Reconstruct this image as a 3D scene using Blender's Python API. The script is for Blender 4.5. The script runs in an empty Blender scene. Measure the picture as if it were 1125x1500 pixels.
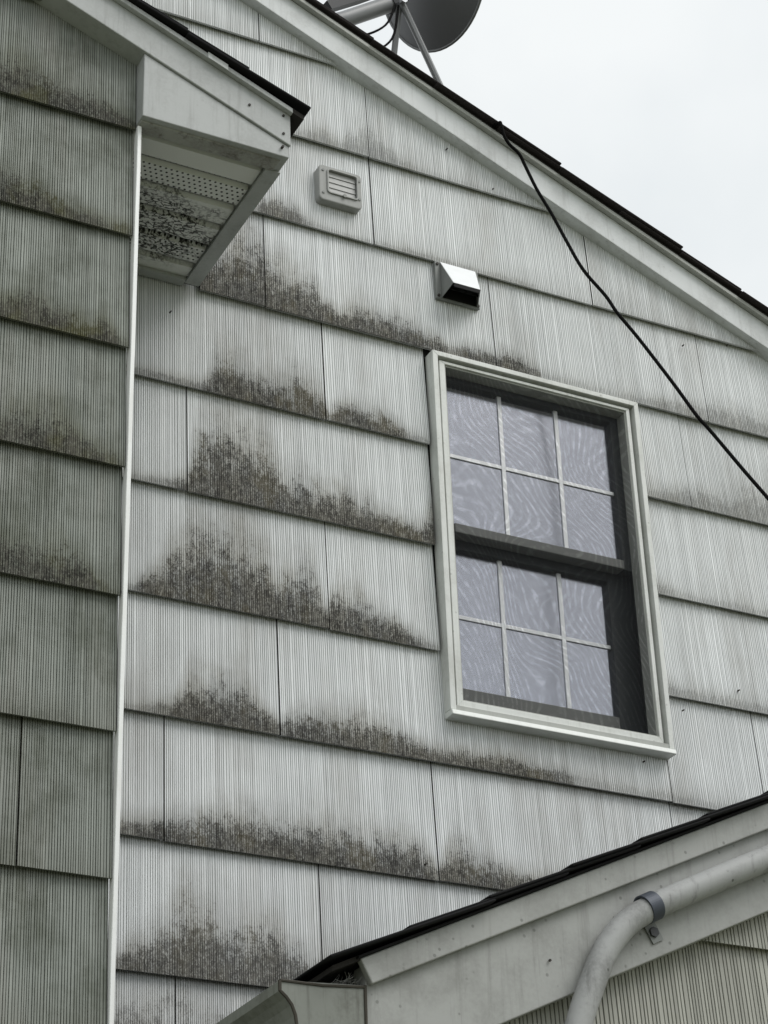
import bpy, math, random
from mathutils import Vector, Matrix

# ------------------------------------------------------------------ camera, sky, sun, exposure
scene = bpy.context.scene
COL = scene.collection
YAW, PITCH, ROLL = 0.48663, 0.51505, -0.03628
FWD = Vector((math.sin(YAW)*math.cos(PITCH), math.cos(YAW)*math.cos(PITCH), math.sin(PITCH)))
R0 = Vector((math.cos(YAW), -math.sin(YAW), 0)); U0 = R0.cross(FWD)
RIGHT = R0*math.cos(ROLL) + U0*math.sin(ROLL)
UP = -R0*math.sin(ROLL) + U0*math.cos(ROLL)
cam_data = bpy.data.cameras.new("camera")
cam = bpy.data.objects.new("camera", cam_data); COL.objects.link(cam)
cam_data.sensor_fit = 'VERTICAL'; cam_data.sensor_height = 36.0
cam_data.lens = 36.0*3125.04/1500.0
cam_data.clip_start = 0.05; cam_data.clip_end = 2000
M = Matrix((RIGHT, UP, -FWD)).transposed().to_4x4(); M.translation = Vector((0, -3.6904, 1.6))
cam.matrix_world = M
scene.camera = cam

SUN_EL, SUN_AZ = math.radians(52), math.radians(140)     # azimuth clockwise from +Y
world = bpy.data.worlds.new("World"); scene.world = world; world.use_nodes = True
wn, wl = world.node_tree.nodes, world.node_tree.links
bg = wn["Background"]; bg.inputs[1].default_value = 0.1
sky = wn.new("ShaderNodeTexSky"); sky.sky_type = 'NISHITA'; sky.sun_disc = False
sky.sun_elevation = SUN_EL; sky.sun_rotation = SUN_AZ
tc = wn.new("ShaderNodeTexCoord"); nz = wn.new("ShaderNodeTexNoise")
nz.inputs["Scale"].default_value = 5.0; nz.inputs["Detail"].default_value = 5; nz.inputs["Roughness"].default_value = 0.5
wl.new(tc.outputs["Generated"], nz.inputs["Vector"])
rmp = wn.new("ShaderNodeValToRGB")                     # thick overcast: pale grey cloud, thinner and brighter in places
rmp.color_ramp.elements[0].position = 0.3; rmp.color_ramp.elements[0].color = (0.775, 0.815, 0.83, 1)
rmp.color_ramp.elements[1].position = 0.62; rmp.color_ramp.elements[1].color = (0.90, 0.925, 0.925, 1)
wl.new(nz.outputs["Fac"], rmp.inputs[0])
cl = wn.new("ShaderNodeVectorMath"); cl.operation = 'SCALE'; cl.inputs[3].default_value = 8.7
wl.new(rmp.outputs[0], cl.inputs[0])
mx = wn.new("ShaderNodeMix"); mx.data_type = 'RGBA'; mx.inputs[0].default_value = 0.94
wl.new(sky.outputs[0], mx.inputs[6]); wl.new(cl.outputs[0], mx.inputs[7])
wl.new(mx.outputs[2], bg.inputs[0])

sun_data = bpy.data.lights.new("sun", 'SUN'); sun_data.energy = 1.4; sun_data.angle = math.radians(35)
sun_data.color = (1.0, 0.98, 0.95)
sun = bpy.data.objects.new("sun", sun_data); COL.objects.link(sun)
sd = Vector((math.sin(SUN_AZ)*math.cos(SUN_EL), math.cos(SUN_AZ)*math.cos(SUN_EL), math.sin(SUN_EL)))
sun.rotation_euler = sd.to_track_quat('Z', 'Y').to_euler(); sun.location = (3, -6, 9)
scene.view_settings.view_transform = 'Standard'; scene.view_settings.look = 'None'
scene.view_settings.exposure = 0.3; scene.view_settings.gamma = 1.0
scene.render.resolution_x, scene.render.resolution_y = 768, 1024
scene.render.engine = 'CYCLES'

# ------------------------------------------------------------------ helpers
rng = random.Random(7)
class MB:
    def __init__(s): s.v = []; s.f = []
    def add(s, vs, fs):
        o = len(s.v); s.v += [tuple(v) for v in vs]; s.f += [tuple(i+o for i in f) for f in fs]; return s
    def box(s, x0, x1, y0, y1, z0, z1):
        return s.add([(x0,y0,z0),(x1,y0,z0),(x1,y1,z0),(x0,y1,z0),(x0,y0,z1),(x1,y0,z1),(x1,y1,z1),(x0,y1,z1)],
                     [(0,3,2,1),(4,5,6,7),(0,1,5,4),(1,2,6,5),(2,3,7,6),(3,0,4,7)])
    def prism(s, poly, y0, y1):                       # polygon in (x,z), extruded along y
        n = len(poly); a = sum(poly[i][0]*poly[(i+1)%n][1]-poly[(i+1)%n][0]*poly[i][1] for i in range(n))
        if a < 0: poly = poly[::-1]
        vs = [(x,y0,z) for x,z in poly] + [(x,y1,z) for x,z in poly]
        fs = [tuple(range(n)), tuple(range(2*n-1, n-1, -1))] + [(i, i+n, (i+1)%n+n, (i+1)%n) for i in range(n)]
        return s.add(vs, fs)
    def tube(s, path, r, n=10, cap=True):
        pts = [Vector(q) for q in path]; rs = r if isinstance(r, (list, tuple)) else [r]*len(pts)
        t = (pts[1]-pts[0]).normalized(); a = t.orthogonal().normalized(); rings = []
        for i, q in enumerate(pts):
            t2 = (pts[min(i+1, len(pts)-1)] - pts[max(i-1, 0)]).normalized()
            a = (a - t2*a.dot(t2)).normalized(); b = t2.cross(a)
            rings.append([q + (a*math.cos(2*math.pi*k/n) + b*math.sin(2*math.pi*k/n))*rs[i] for k in range(n)])
        fs = []
        for i in range(len(pts)-1):
            for k in range(n): fs.append((i*n+k, i*n+(k+1)%n, (i+1)*n+(k+1)%n, (i+1)*n+k))
        if cap: fs += [tuple(range(n-1, -1, -1)), tuple((len(pts)-1)*n+k for k in range(n))]
        return s.add([v for g in rings for v in g], fs)
    def rot(s, m, start=0):
        s.v = s.v[:start] + [tuple(m @ Vector(v)) for v in s.v[start:]]; return s
    def build(s, name, mat, parent=None, smooth=False, bevel=0.0, attrs=None):
        me = bpy.data.meshes.new(name); me.from_pydata(s.v, [], s.f); me.update()
        if mat: me.materials.append(mat)
        if smooth: me.polygons.foreach_set('use_smooth', [True]*len(me.polygons))
        if attrs:
            for k, vals in attrs.items():
                at = me.attributes.new(k, 'FLOAT', 'POINT'); at.data.foreach_set('value', vals)
        o = bpy.data.objects.new(name, me); COL.objects.link(o)
        if parent:
            o.parent = parent; o.matrix_parent_inverse = Matrix.Translation(-WORLD.get(parent.name, Vector()))
        if bevel:
            b = o.modifiers.new("bevel", 'BEVEL'); b.width = bevel; b.segments = 2; b.limit_method = 'ANGLE'; b.angle_limit = math.radians(40)
        return o
WORLD = {}
def thing(name, loc, label, cat, group=None):
    o = bpy.data.objects.new(name, None); COL.objects.link(o); o.location = loc; o.empty_display_size = 0.1
    WORLD[o.name] = Vector(loc); o["label"] = label; o["category"] = cat
    if group: o["group"] = group
    return o
def tag(o, label, cat): o["label"] = label; o["category"] = cat; return o
def smooth_path(pts, n=6):
    P = [Vector(q) for q in pts]; out = []
    for i in range(len(P)-1):
        a, b, c, d = P[max(i-1,0)], P[i], P[i+1], P[min(i+2, len(P)-1)]
        for k in range(n):
            t = k/n
            out.append(0.5*((2*b) + (c-a)*t + (2*a-5*b+4*c-d)*t*t + (3*b-a-3*c+d)*t**3))
    out.append(P[-1]); return out

# ------------------------------------------------------------------ materials
class NT:
    def __init__(s, name):
        s.m = bpy.data.materials.new(name); s.m.use_nodes = True; s.t = s.m.node_tree
        s.n = s.t.nodes; s.bsdf = s.n["Principled BSDF"]; s.out = s.n["Material Output"]
        s.co = s.n.new("ShaderNodeTexCoord").outputs["Object"]
    def L(s, a, b): s.t.links.new(a, b)
    def val(s, inp, v):
        if hasattr(v, 'links'): s.L(v, inp)
        else: inp.default_value = v
    def math(s, op, a, b=0.0, c=None, clamp=False):
        n = s.n.new("ShaderNodeMath"); n.operation = op; n.use_clamp = clamp
        s.val(n.inputs[0], a); s.val(n.inputs[1], b)
        if c is not None: s.val(n.inputs[2], c)
        return n.outputs[0]
    def scale(s, v, xyz):
        n = s.n.new("ShaderNodeVectorMath"); n.operation = 'MULTIPLY'; s.val(n.inputs[0], v); n.inputs[1].default_value = xyz
        return n.outputs[0]
    def noise(s, sc=(1,1,1), scale=1.0, detail=3, rough=0.55, dist=0.0, vec=None):
        n = s.n.new("ShaderNodeTexNoise"); s.L(s.scale(vec or s.co, sc), n.inputs["Vector"])
        n.inputs["Scale"].default_value = scale; n.inputs["Detail"].default_value = detail
        n.inputs["Roughness"].default_value = rough; n.inputs["Distortion"].default_value = dist
        return n.outputs["Fac"]
    def ss(s, x, lo, hi, a=0.0, b=1.0):
        n = s.n.new("ShaderNodeMapRange"); n.interpolation_type = 'SMOOTHSTEP'
        for i, v in enumerate((x, lo, hi, a, b)): s.val(n.inputs[i], v)
        return n.outputs[0]
    def mix(s, f, a, b, blend='MIX'):
        n = s.n.new("ShaderNodeMix"); n.data_type = 'RGBA'; n.blend_type = blend
        s.val(n.inputs[0], f)
        for i, c in ((6, a), (7, b)):
            s.val(n.inputs[i], c if hasattr(c, 'links') else (*c, 1) if len(c) == 3 else c)
        return n.outputs[2]
    def attr(s, name):
        n = s.n.new("ShaderNodeAttribute"); n.attribute_name = name; return n.outputs["Fac"]
    def rand(s): return s.n.new("ShaderNodeObjectInfo").outputs["Random"]
    def sep(s, v=None):
        n = s.n.new("ShaderNodeSeparateXYZ"); s.L(v or s.co, n.inputs[0]); return n.outputs
    def bump(s, h, strength=0.3, dist=0.001):
        n = s.n.new("ShaderNodeBump"); n.inputs["Strength"].default_value = strength; n.inputs["Distance"].default_value = dist
        s.L(h, n.inputs["Height"]); s.L(n.outputs[0], s.bsdf.inputs["Normal"])
    def done(s, col, rough=0.6, spec=0.3, metal=0.0):
        s.val(s.bsdf.inputs["Base Color"], col if hasattr(col, 'links') else (*col, 1))
        s.val(s.bsdf.inputs["Roughness"], rough); s.bsdf.inputs["Specular IOR Level"].default_value = spec
        s.bsdf.inputs["Metallic"].default_value = metal
        return s.m

def siding_mat(name, ridge, groove, olive=0.45, stain=1.0, grime=0.0, hc=((0.18, 0.178, 0.16), (0.185, 0.165, 0.115)), oc=(0.12, 0.10, 0.05)):
    m = NT(name)
    hz, mh, mi, rd = m.attr("hz"), m.attr("mold"), m.attr("moldi"), m.attr("ridge")
    streak = m.noise((420, 420, 5), 1.0, 3, 0.6)
    cloud = m.noise((1, 1, 1.3), 5.0, 4, 0.6)
    fine = m.noise((1, 1, .5), 900, 2, 0.6)
    tone = m.math('ADD', m.math('MULTIPLY', streak, 0.24), m.math('ADD', m.math('MULTIPLY', cloud, 0.32), m.math('MULTIPLY', m.rand(), 0.12)))
    tone = m.math('ADD', tone, m.math('MULTIPLY', fine, 0.12))
    tone = m.math('ADD', tone, 0.64)
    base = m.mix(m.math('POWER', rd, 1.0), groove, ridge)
    n = m.n.new("ShaderNodeVectorMath"); n.operation = 'SCALE'; m.L(base, n.inputs[0]); m.L(tone, n.inputs[3]); base = n.outputs[0]
    ws = m.math('MULTIPLY', m.ss(m.noise((7, 7, 1.6), 1.0, 5, 0.65), 0.46, 0.72), 0.38*stain)
    base = m.mix(ws, base, (0.36, 0.345, 0.315))
    if grime:
        gn = m.ss(m.math('ADD', m.math('MULTIPLY', m.noise((1, 1, 1), 6.5, 5, 0.65), 0.75), m.math('MULTIPLY', m.noise((150, 150, 8), 1.0, 3, 0.6), 0.25)), 0.42, 0.66)
        base = m.mix(m.math('MULTIPLY', gn, grime), base, (0.062, 0.070, 0.044))
    # faint brown run-off dirt low on each shingle
    dn = m.noise((60, 60, 6), 1.0, 4, 0.6)
    dirt = m.math('MULTIPLY', m.ss(m.math('SUBTRACT', hz, m.math('MULTIPLY', dn, 0.11)), -0.06, 0.03, 1, 0), 0.20*stain)
    base = m.mix(dirt, base, (0.16, 0.155, 0.125))
    # mould: dense at the butt, breaking up into speckles and tufts towards its upper outline
    big = m.noise((1, 1, .7), 30, 4, 0.65)
    tuft = m.noise((95, 95, 9), 1.0, 4, 0.65)
    t = m.math('DIVIDE', hz, m.math('MAXIMUM', mh, 0.002))
    t = m.math('ADD', t, m.math('MULTIPLY', m.math('SUBTRACT', big, 0.5), 1.3))
    t = m.math('ADD', t, m.math('MULTIPLY', m.math('SUBTRACT', tuft, 0.5), 0.55))
    cov = m.ss(t, 0.25, 1.45, 1.0, 0.0)
    soft = m.ss(m.math('ADD', m.math('DIVIDE', hz, m.math('MAXIMUM', mh, 0.002)), m.math('MULTIPLY', m.math('SUBTRACT', big, 0.5), 1.1)), 0.1, 1.9, 1.0, 0.0)
    sp1 = m.noise((1, 1, .75), 300, 4, 0.75)
    sp2 = m.noise((1, 1, .55), 110, 3, 0.7)
    sp = m.math('ADD', m.math('MULTIPLY', sp1, 0.62), m.math('MULTIPLY', sp2, 0.38))
    sp = m.math('ADD', sp, m.math('MULTIPLY', m.math('SUBTRACT', rd, 0.7), 0.20))
    thr = m.math('ADD', 0.335, m.math('MULTIPLY', cov, 0.29))
    mask = m.ss(m.math('SUBTRACT', thr, sp), -0.06, 0.14)
    mask = m.math('MULTIPLY', m.math('MULTIPLY', mask, mi), m.ss(cov, 0.0, 0.1))
    halo = m.math('MULTIPLY', m.math('MULTIPLY', soft, mi), 0.72)
    hcol = m.mix(m.ss(m.noise((1,1,.7), 9, 3, 0.6), 0.40, 0.62), hc[0], hc[1])
    base = m.mix(halo, base, hcol)
    c1 = m.mix(m.ss(m.noise((1,1,.6), 48, 4, 0.7), 0.38, 0.66), (0.024, 0.022, 0.020), (0.098, 0.093, 0.080))
    c1 = m.mix(m.math('MULTIPLY', m.ss(m.noise((1,1,.6), 210, 3, 0.7), 0.56, 0.66), 0.7), c1, (0.27, 0.27, 0.235))
    c2 = m.mix(m.math('MULTIPLY', m.ss(m.noise((1,1,.7), 11, 3, 0.6), 0.50, 0.66), olive), c1, oc)
    col = m.mix(m.math('MULTIPLY', mask, 0.88), base, c2)
    m.bump(m.math('ADD', m.math('MULTIPLY', sp1, mask), m.math('MULTIPLY', fine, 0.4)), 0.35, 0.0012)
    return m.done(col, m.math('ADD', 0.62, m.math('MULTIPLY', mask, 0.3)), 0.25)

def paint_mat(name, col, dirt=(0.2, 0.19, 0.16), amt=0.35, rough=0.5, spec=0.35, spots=0.0, bumpy=0.1):
    m = NT(name)
    a = m.noise((1,1,1), 9, 5, 0.65); b = m.noise((1,1,1), 160, 3, 0.7)
    f = m.math('MULTIPLY', m.ss(m.math('ADD', m.math('MULTIPLY', a, 0.8), m.math('MULTIPLY', b, 0.2)), 0.42, 0.72), amt)
    c = m.mix(f, col, dirt)
    c = m.mix(m.math('MULTIPLY', b, 0.22), c, tuple(x*0.8 for x in col))
    dr = m.math('MULTIPLY', m.ss(m.noise((55, 55, 3.5), 1.0, 5, 0.7), 0.50, 0.72), amt*0.8)
    c = m.mix(dr, c, dirt)
    if spots:
        v = m.n.new("ShaderNodeTexVoronoi"); v.inputs["Scale"].default_value = 48; m.L(m.co, v.inputs["Vector"])
        k = m.math('MULTIPLY', m.ss(v.outputs["Distance"], 0.09, 0.17, 1, 0), m.ss(m.noise((1,1,1), 16, 2), 0.5, 0.6))
        c = m.mix(m.math('MULTIPLY', k, spots), c, (0.07, 0.07, 0.06))
    m.bump(b, bumpy, 0.001)
    return m.done(c, rough, spec)

def soffit_mat(name, holes):
    m = NT(name); x, y, z = m.sep()
    a = m.noise((1,1,1), 14, 4, 0.6)
    c = m.mix(m.math('MULTIPLY', a, 0.4), (0.80, 0.81, 0.79), (0.70, 0.705, 0.68))
    if holes:
        P = 0.0125
        yr = m.math('DIVIDE', y, P); row = m.math('FLOOR', yr)
        xs = m.math('ADD', m.math('DIVIDE', x, P), m.math('MULTIPLY', row, 0.5))
        dx = m.math('SUBTRACT', m.math('FRACT', xs), 0.5); dy = m.math('SUBTRACT', m.math('FRACT', yr), 0.5)
        d = m.math('SQRT', m.math('ADD', m.math('MULTIPLY', dx, dx), m.math('MULTIPLY', dy, dy)))
        c = m.mix(m.ss(d, 0.17, 0.25, 1, 0), c, (0.012, 0.012, 0.012))
    # black thread-like mould growing over the back of the soffit
    v = m.n.new("ShaderNodeTexVoronoi"); v.feature = 'DISTANCE_TO_EDGE'; v.inputs["Scale"].default_value = 105; v.inputs["Randomness"].default_value = 1
    wob = m.n.new("ShaderNodeTexNoise"); wob.inputs["Scale"].default_value = 55; wob.inputs["Detail"].default_value = 3; m.L(m.co, wob.inputs["Vector"])
    add = m.n.new("ShaderNodeVectorMath"); add.operation = 'MULTIPLY_ADD'; m.L(wob.outputs["Color"], add.inputs[0])
    add.inputs[1].default_value = (0.02, 0.02, 0.0); m.L(m.scale(m.co, (0.62, 1.3, 0)), add.inputs[2]); m.L(add.outputs[0], v.inputs["Vector"])
    line = m.ss(v.outputs["Distance"], 0.07, 0.22, 1, 0)
    line = m.math('MULTIPLY', line, m.ss(m.noise((1,1,1), 95, 3, 0.7), 0.40, 0.52))
    ex = m.math('DIVIDE', m.math('SUBTRACT', x, 1.245), 0.24); ey = m.math('DIVIDE', m.math('SUBTRACT', y, -0.158), 0.135)
    r = m.math('SQRT', m.math('ADD', m.math('MULTIPLY', ex, ex), m.math('MULTIPLY', ey, ey)))
    reg = m.ss(m.math('ADD', r, m.math('MULTIPLY', m.math('SUBTRACT', m.noise((1,1,1), 22, 3), 0.5), 1.2)), 0.70, 1.2, 1, 0)
    c = m.mix(m.math('MULTIPLY', m.math('MULTIPLY', reg, m.noise((1,1,1), 60, 3)), 0.25), c, (0.10, 0.10, 0.085))
    c = m.mix(m.math('MULTIPLY', m.math('MULTIPLY', line, reg), 0.95), c, (0.014, 0.013, 0.011))
    return m.done(c, 0.5, 0.3)

def plain(name, col, rough=0.6, spec=0.3, metal=0.0, var=0.25, sc=40):
    m = NT(name); c = m.mix(m.math('MULTIPLY', m.noise((1,1,1), sc, 4, 0.65), var*2), col, tuple(x*0.55 for x in col))
    return m.done(c, rough, spec, metal)

MAT = {}
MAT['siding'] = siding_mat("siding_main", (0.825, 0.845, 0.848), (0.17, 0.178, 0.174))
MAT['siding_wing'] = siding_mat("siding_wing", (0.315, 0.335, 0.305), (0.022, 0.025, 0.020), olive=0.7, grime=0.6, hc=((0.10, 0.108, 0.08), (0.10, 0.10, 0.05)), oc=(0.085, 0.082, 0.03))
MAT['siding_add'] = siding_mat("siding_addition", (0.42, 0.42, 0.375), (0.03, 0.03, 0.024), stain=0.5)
MAT['rake'] = paint_mat("rake_paint", (0.68, 0.70, 0.70), (0.36, 0.365, 0.35), 0.5, spots=0.18)
MAT['rake_wing'] = paint_mat("wing_rake_paint", (0.44, 0.455, 0.45), (0.24, 0.245, 0.235), 0.55, spots=0.12)
MAT['lip'] = paint_mat("stained_lip_paint", (0.40, 0.405, 0.38), (0.10, 0.085, 0.07), 0.9)
MAT['add_paint'] = paint_mat("addition_paint", (0.38, 0.385, 0.37), (0.20, 0.20, 0.185), 0.6, spots=0.5)
MAT['conduit'] = paint_mat("conduit_plastic", (0.36, 0.365, 0.36), (0.15, 0.15, 0.145), 0.85, rough=0.6, spots=0.8)
MAT['casing'] = paint_mat("casing_aluminium", (0.74, 0.755, 0.725), (0.38, 0.385, 0.34), 0.5, rough=0.4, spots=0.3)
MAT['sill'] = paint_mat("sill_aluminium", (0.78, 0.80, 0.77), (0.5, 0.5, 0.46), 0.3, rough=0.4)
MAT['rust'] = plain('rusty_rim', (0.075, 0.068, 0.055), 0.8, var=0.5, sc=90)
MAT['inner'] = paint_mat("storm_frame_metal", (0.44, 0.45, 0.42), (0.25, 0.25, 0.23), 0.4, rough=0.4)
MAT['corner'] = paint_mat("corner_trim_white", (0.94, 0.95, 0.94), (0.70, 0.68, 0.62), 0.3, rough=0.3, spec=0.6)
MAT['soffit'] = soffit_mat("soffit_plain", False); MAT['soffit_holes'] = soffit_mat("soffit_perforated", True)
MAT['felt'] = plain("black_felt", (0.018, 0.018, 0.017), 0.9)
MAT['sash'] = plain("dark_sash", (0.040, 0.045, 0.046), 0.5, 0.35)
MAT['rail'] = plain("grey_rail", (0.20, 0.205, 0.195), 0.5, 0.35)
MAT['asphalt'] = plain("asphalt_shingle", (0.040, 0.034, 0.034), 0.9, 0.2, sc=300)
MAT['asphalt_black'] = plain("black_shingle", (0.014, 0.014, 0.015), 0.9, 0.2, sc=300)
MAT['deck'] = plain("roof_deck_wood", (0.03, 0.027, 0.024), 0.9)
MAT['vent'] = paint_mat("vent_plastic", (0.36, 0.365, 0.35), (0.20, 0.20, 0.19), 0.5, rough=0.55)
MAT['louver'] = paint_mat("louver_plastic", (0.44, 0.44, 0.43), (0.28, 0.27, 0.26), 0.5, rough=0.5)
MAT['galv'] = plain("galvanised_steel", (0.86, 0.88, 0.89), 0.42, 0.5, metal=0.35, var=0.12)
MAT['galv_side'] = plain("dull_steel", (0.25, 0.26, 0.25), 0.6, 0.4, metal=0.2)
MAT['hollow'] = plain("painted_hood_dark", (0.012, 0.012, 0.012), 0.8)  # black that stands in for the shade inside the hood
MAT['dish'] = plain("grey_dish_paint", (0.15, 0.155, 0.16), 0.45, 0.4, var=0.1)
MAT['dish_pipe'] = plain("grey_pipe_paint", (0.22, 0.225, 0.23), 0.4, 0.5, var=0.1)
MAT['dark_metal'] = plain("dark_bracket", (0.05, 0.052, 0.055), 0.5, 0.4)
MAT['screw'] = plain("bright_screw", (0.55, 0.56, 0.57), 0.3, 0.5, metal=0.8)
MAT['cable'] = plain("black_cable", (0.006, 0.006, 0.006), 0.85, 0.1)
MAT['strap'] = plain("strap_steel", (0.07, 0.08, 0.10), 0.5, 0.4, metal=0.3)
MAT['nail'] = plain("nail_head", (0.05, 0.045, 0.04), 0.7)
MAT['gutter'] = paint_mat("gutter_paint", (0.225, 0.235, 0.21), (0.055, 0.052, 0.038), 0.75, rough=0.45, spots=0.3)
MAT['web'] = plain("cobweb", (0.32, 0.32, 0.31), 0.9)

def grass_mat():
    m = NT("lawn_grass")
    c = m.mix(m.noise((1,1,1), 3, 6, 0.7), (0.12, 0.135, 0.08), (0.19, 0.19, 0.14)); return m.done(c, 0.9, 0.1)
MAT['ground'] = grass_mat()
def glass_mat():
    m = NT("window_glass"); t = m.n.new("ShaderNodeBsdfTransparent"); t.inputs[0].default_value = (0.95, 0.97, 0.98, 1)
    g = m.n.new("ShaderNodeBsdfGlossy"); g.inputs["Roughness"].default_value = 0.13; g.inputs[0].default_value = (0.91, 0.92, 1, 1)
    fr = m.n.new("ShaderNodeFresnel"); fr.inputs[0].default_value = 1.5
    mx = m.n.new("ShaderNodeMixShader"); m.L(m.math('ADD', m.math('MULTIPLY', fr.outputs[0], 2.0), 0.56, clamp=True), mx.inputs[0]); m.L(t.outputs[0], mx.inputs[1]); m.L(g.outputs[0], mx.inputs[2])
    m.L(mx.outputs[0], m.out.inputs[0]); return m.m
MAT['glass'] = glass_mat()
def screen_mat():
    # fine insect mesh: mostly see-through, optical moire bands painted into its transparency
    m = NT("insect_mesh"); t = m.n.new("ShaderNodeBsdfTransparent")
    d = m.n.new("ShaderNodeBsdfDiffuse"); d.inputs[0].default_value = (0.20, 0.205, 0.22, 1)
    h = m.noise((1.0, 0.0, 1), 3.6, 1, 0.3, 0.2)
    x, y, z = m.sep()
    ph = m.math('ADD', m.math('MULTIPLY', x, 300.0), m.math('MULTIPLY', z, 130.0))
    w = m.math('SINE', m.math('ADD', ph, m.math('MULTIPLY', h, 150.0)))
    w2 = m.noise((1, 0, 1), 40, 4, 0.7)
    band = m.math('MULTIPLY', m.ss(w, 0.0, 1.0), m.ss(w2, 0.36, 0.66))
    op = m.math('ADD', 0.85, m.math('MULTIPLY', band, 0.15))
    m.L(op, t.inputs[0])
    mx = m.n.new("ShaderNodeMixShader"); mx.inputs[0].default_value = 0.03; m.L(t.outputs[0], mx.inputs[1]); m.L(d.outputs[0], mx.inputs[2])
    m.L(mx.outputs[0], m.out.inputs[0]); return m.m
MAT['screen'] = screen_mat()
def curtain_mat():
    m = NT("sheer_curtain")
    c = m.mix(m.noise((1, 1, .2), 18, 3), (0.88, 0.885, 0.93), (0.83, 0.835, 0.89)); return m.done(c, 0.8, 0.1)
MAT['curtain'] = curtain_mat()
MAT['muntin'] = plain("white_muntin", (0.93, 0.94, 0.95), 0.3, 0.5, metal=0.36, var=0.06)

# ------------------------------------------------------------------ lines of the place (metres)
S = 0.2667                                             # siding exposure
def fb(x): return 5.006 - 0.4365*(x-2.408)             # underside of the main rake board
def wb(x): return 4.559 - 0.415*(x-1.30)               # underside of the wing rake board
def ab(x): return 2.600 + 0.463*(x-1.83)               # underside of the addition rake board
RIDGE, WRIDGE, ARIDGE = 0.3, -0.4, 3.0
def gable(f, ridge):
    return lambda x: f(x) if (x > ridge) == (f(ridge+1) < f(ridge)) else f(2*ridge-x)
FB, WB, AB = gable(fb, RIDGE), gable(wb, WRIDGE), gable(ab, ARIDGE)

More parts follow.
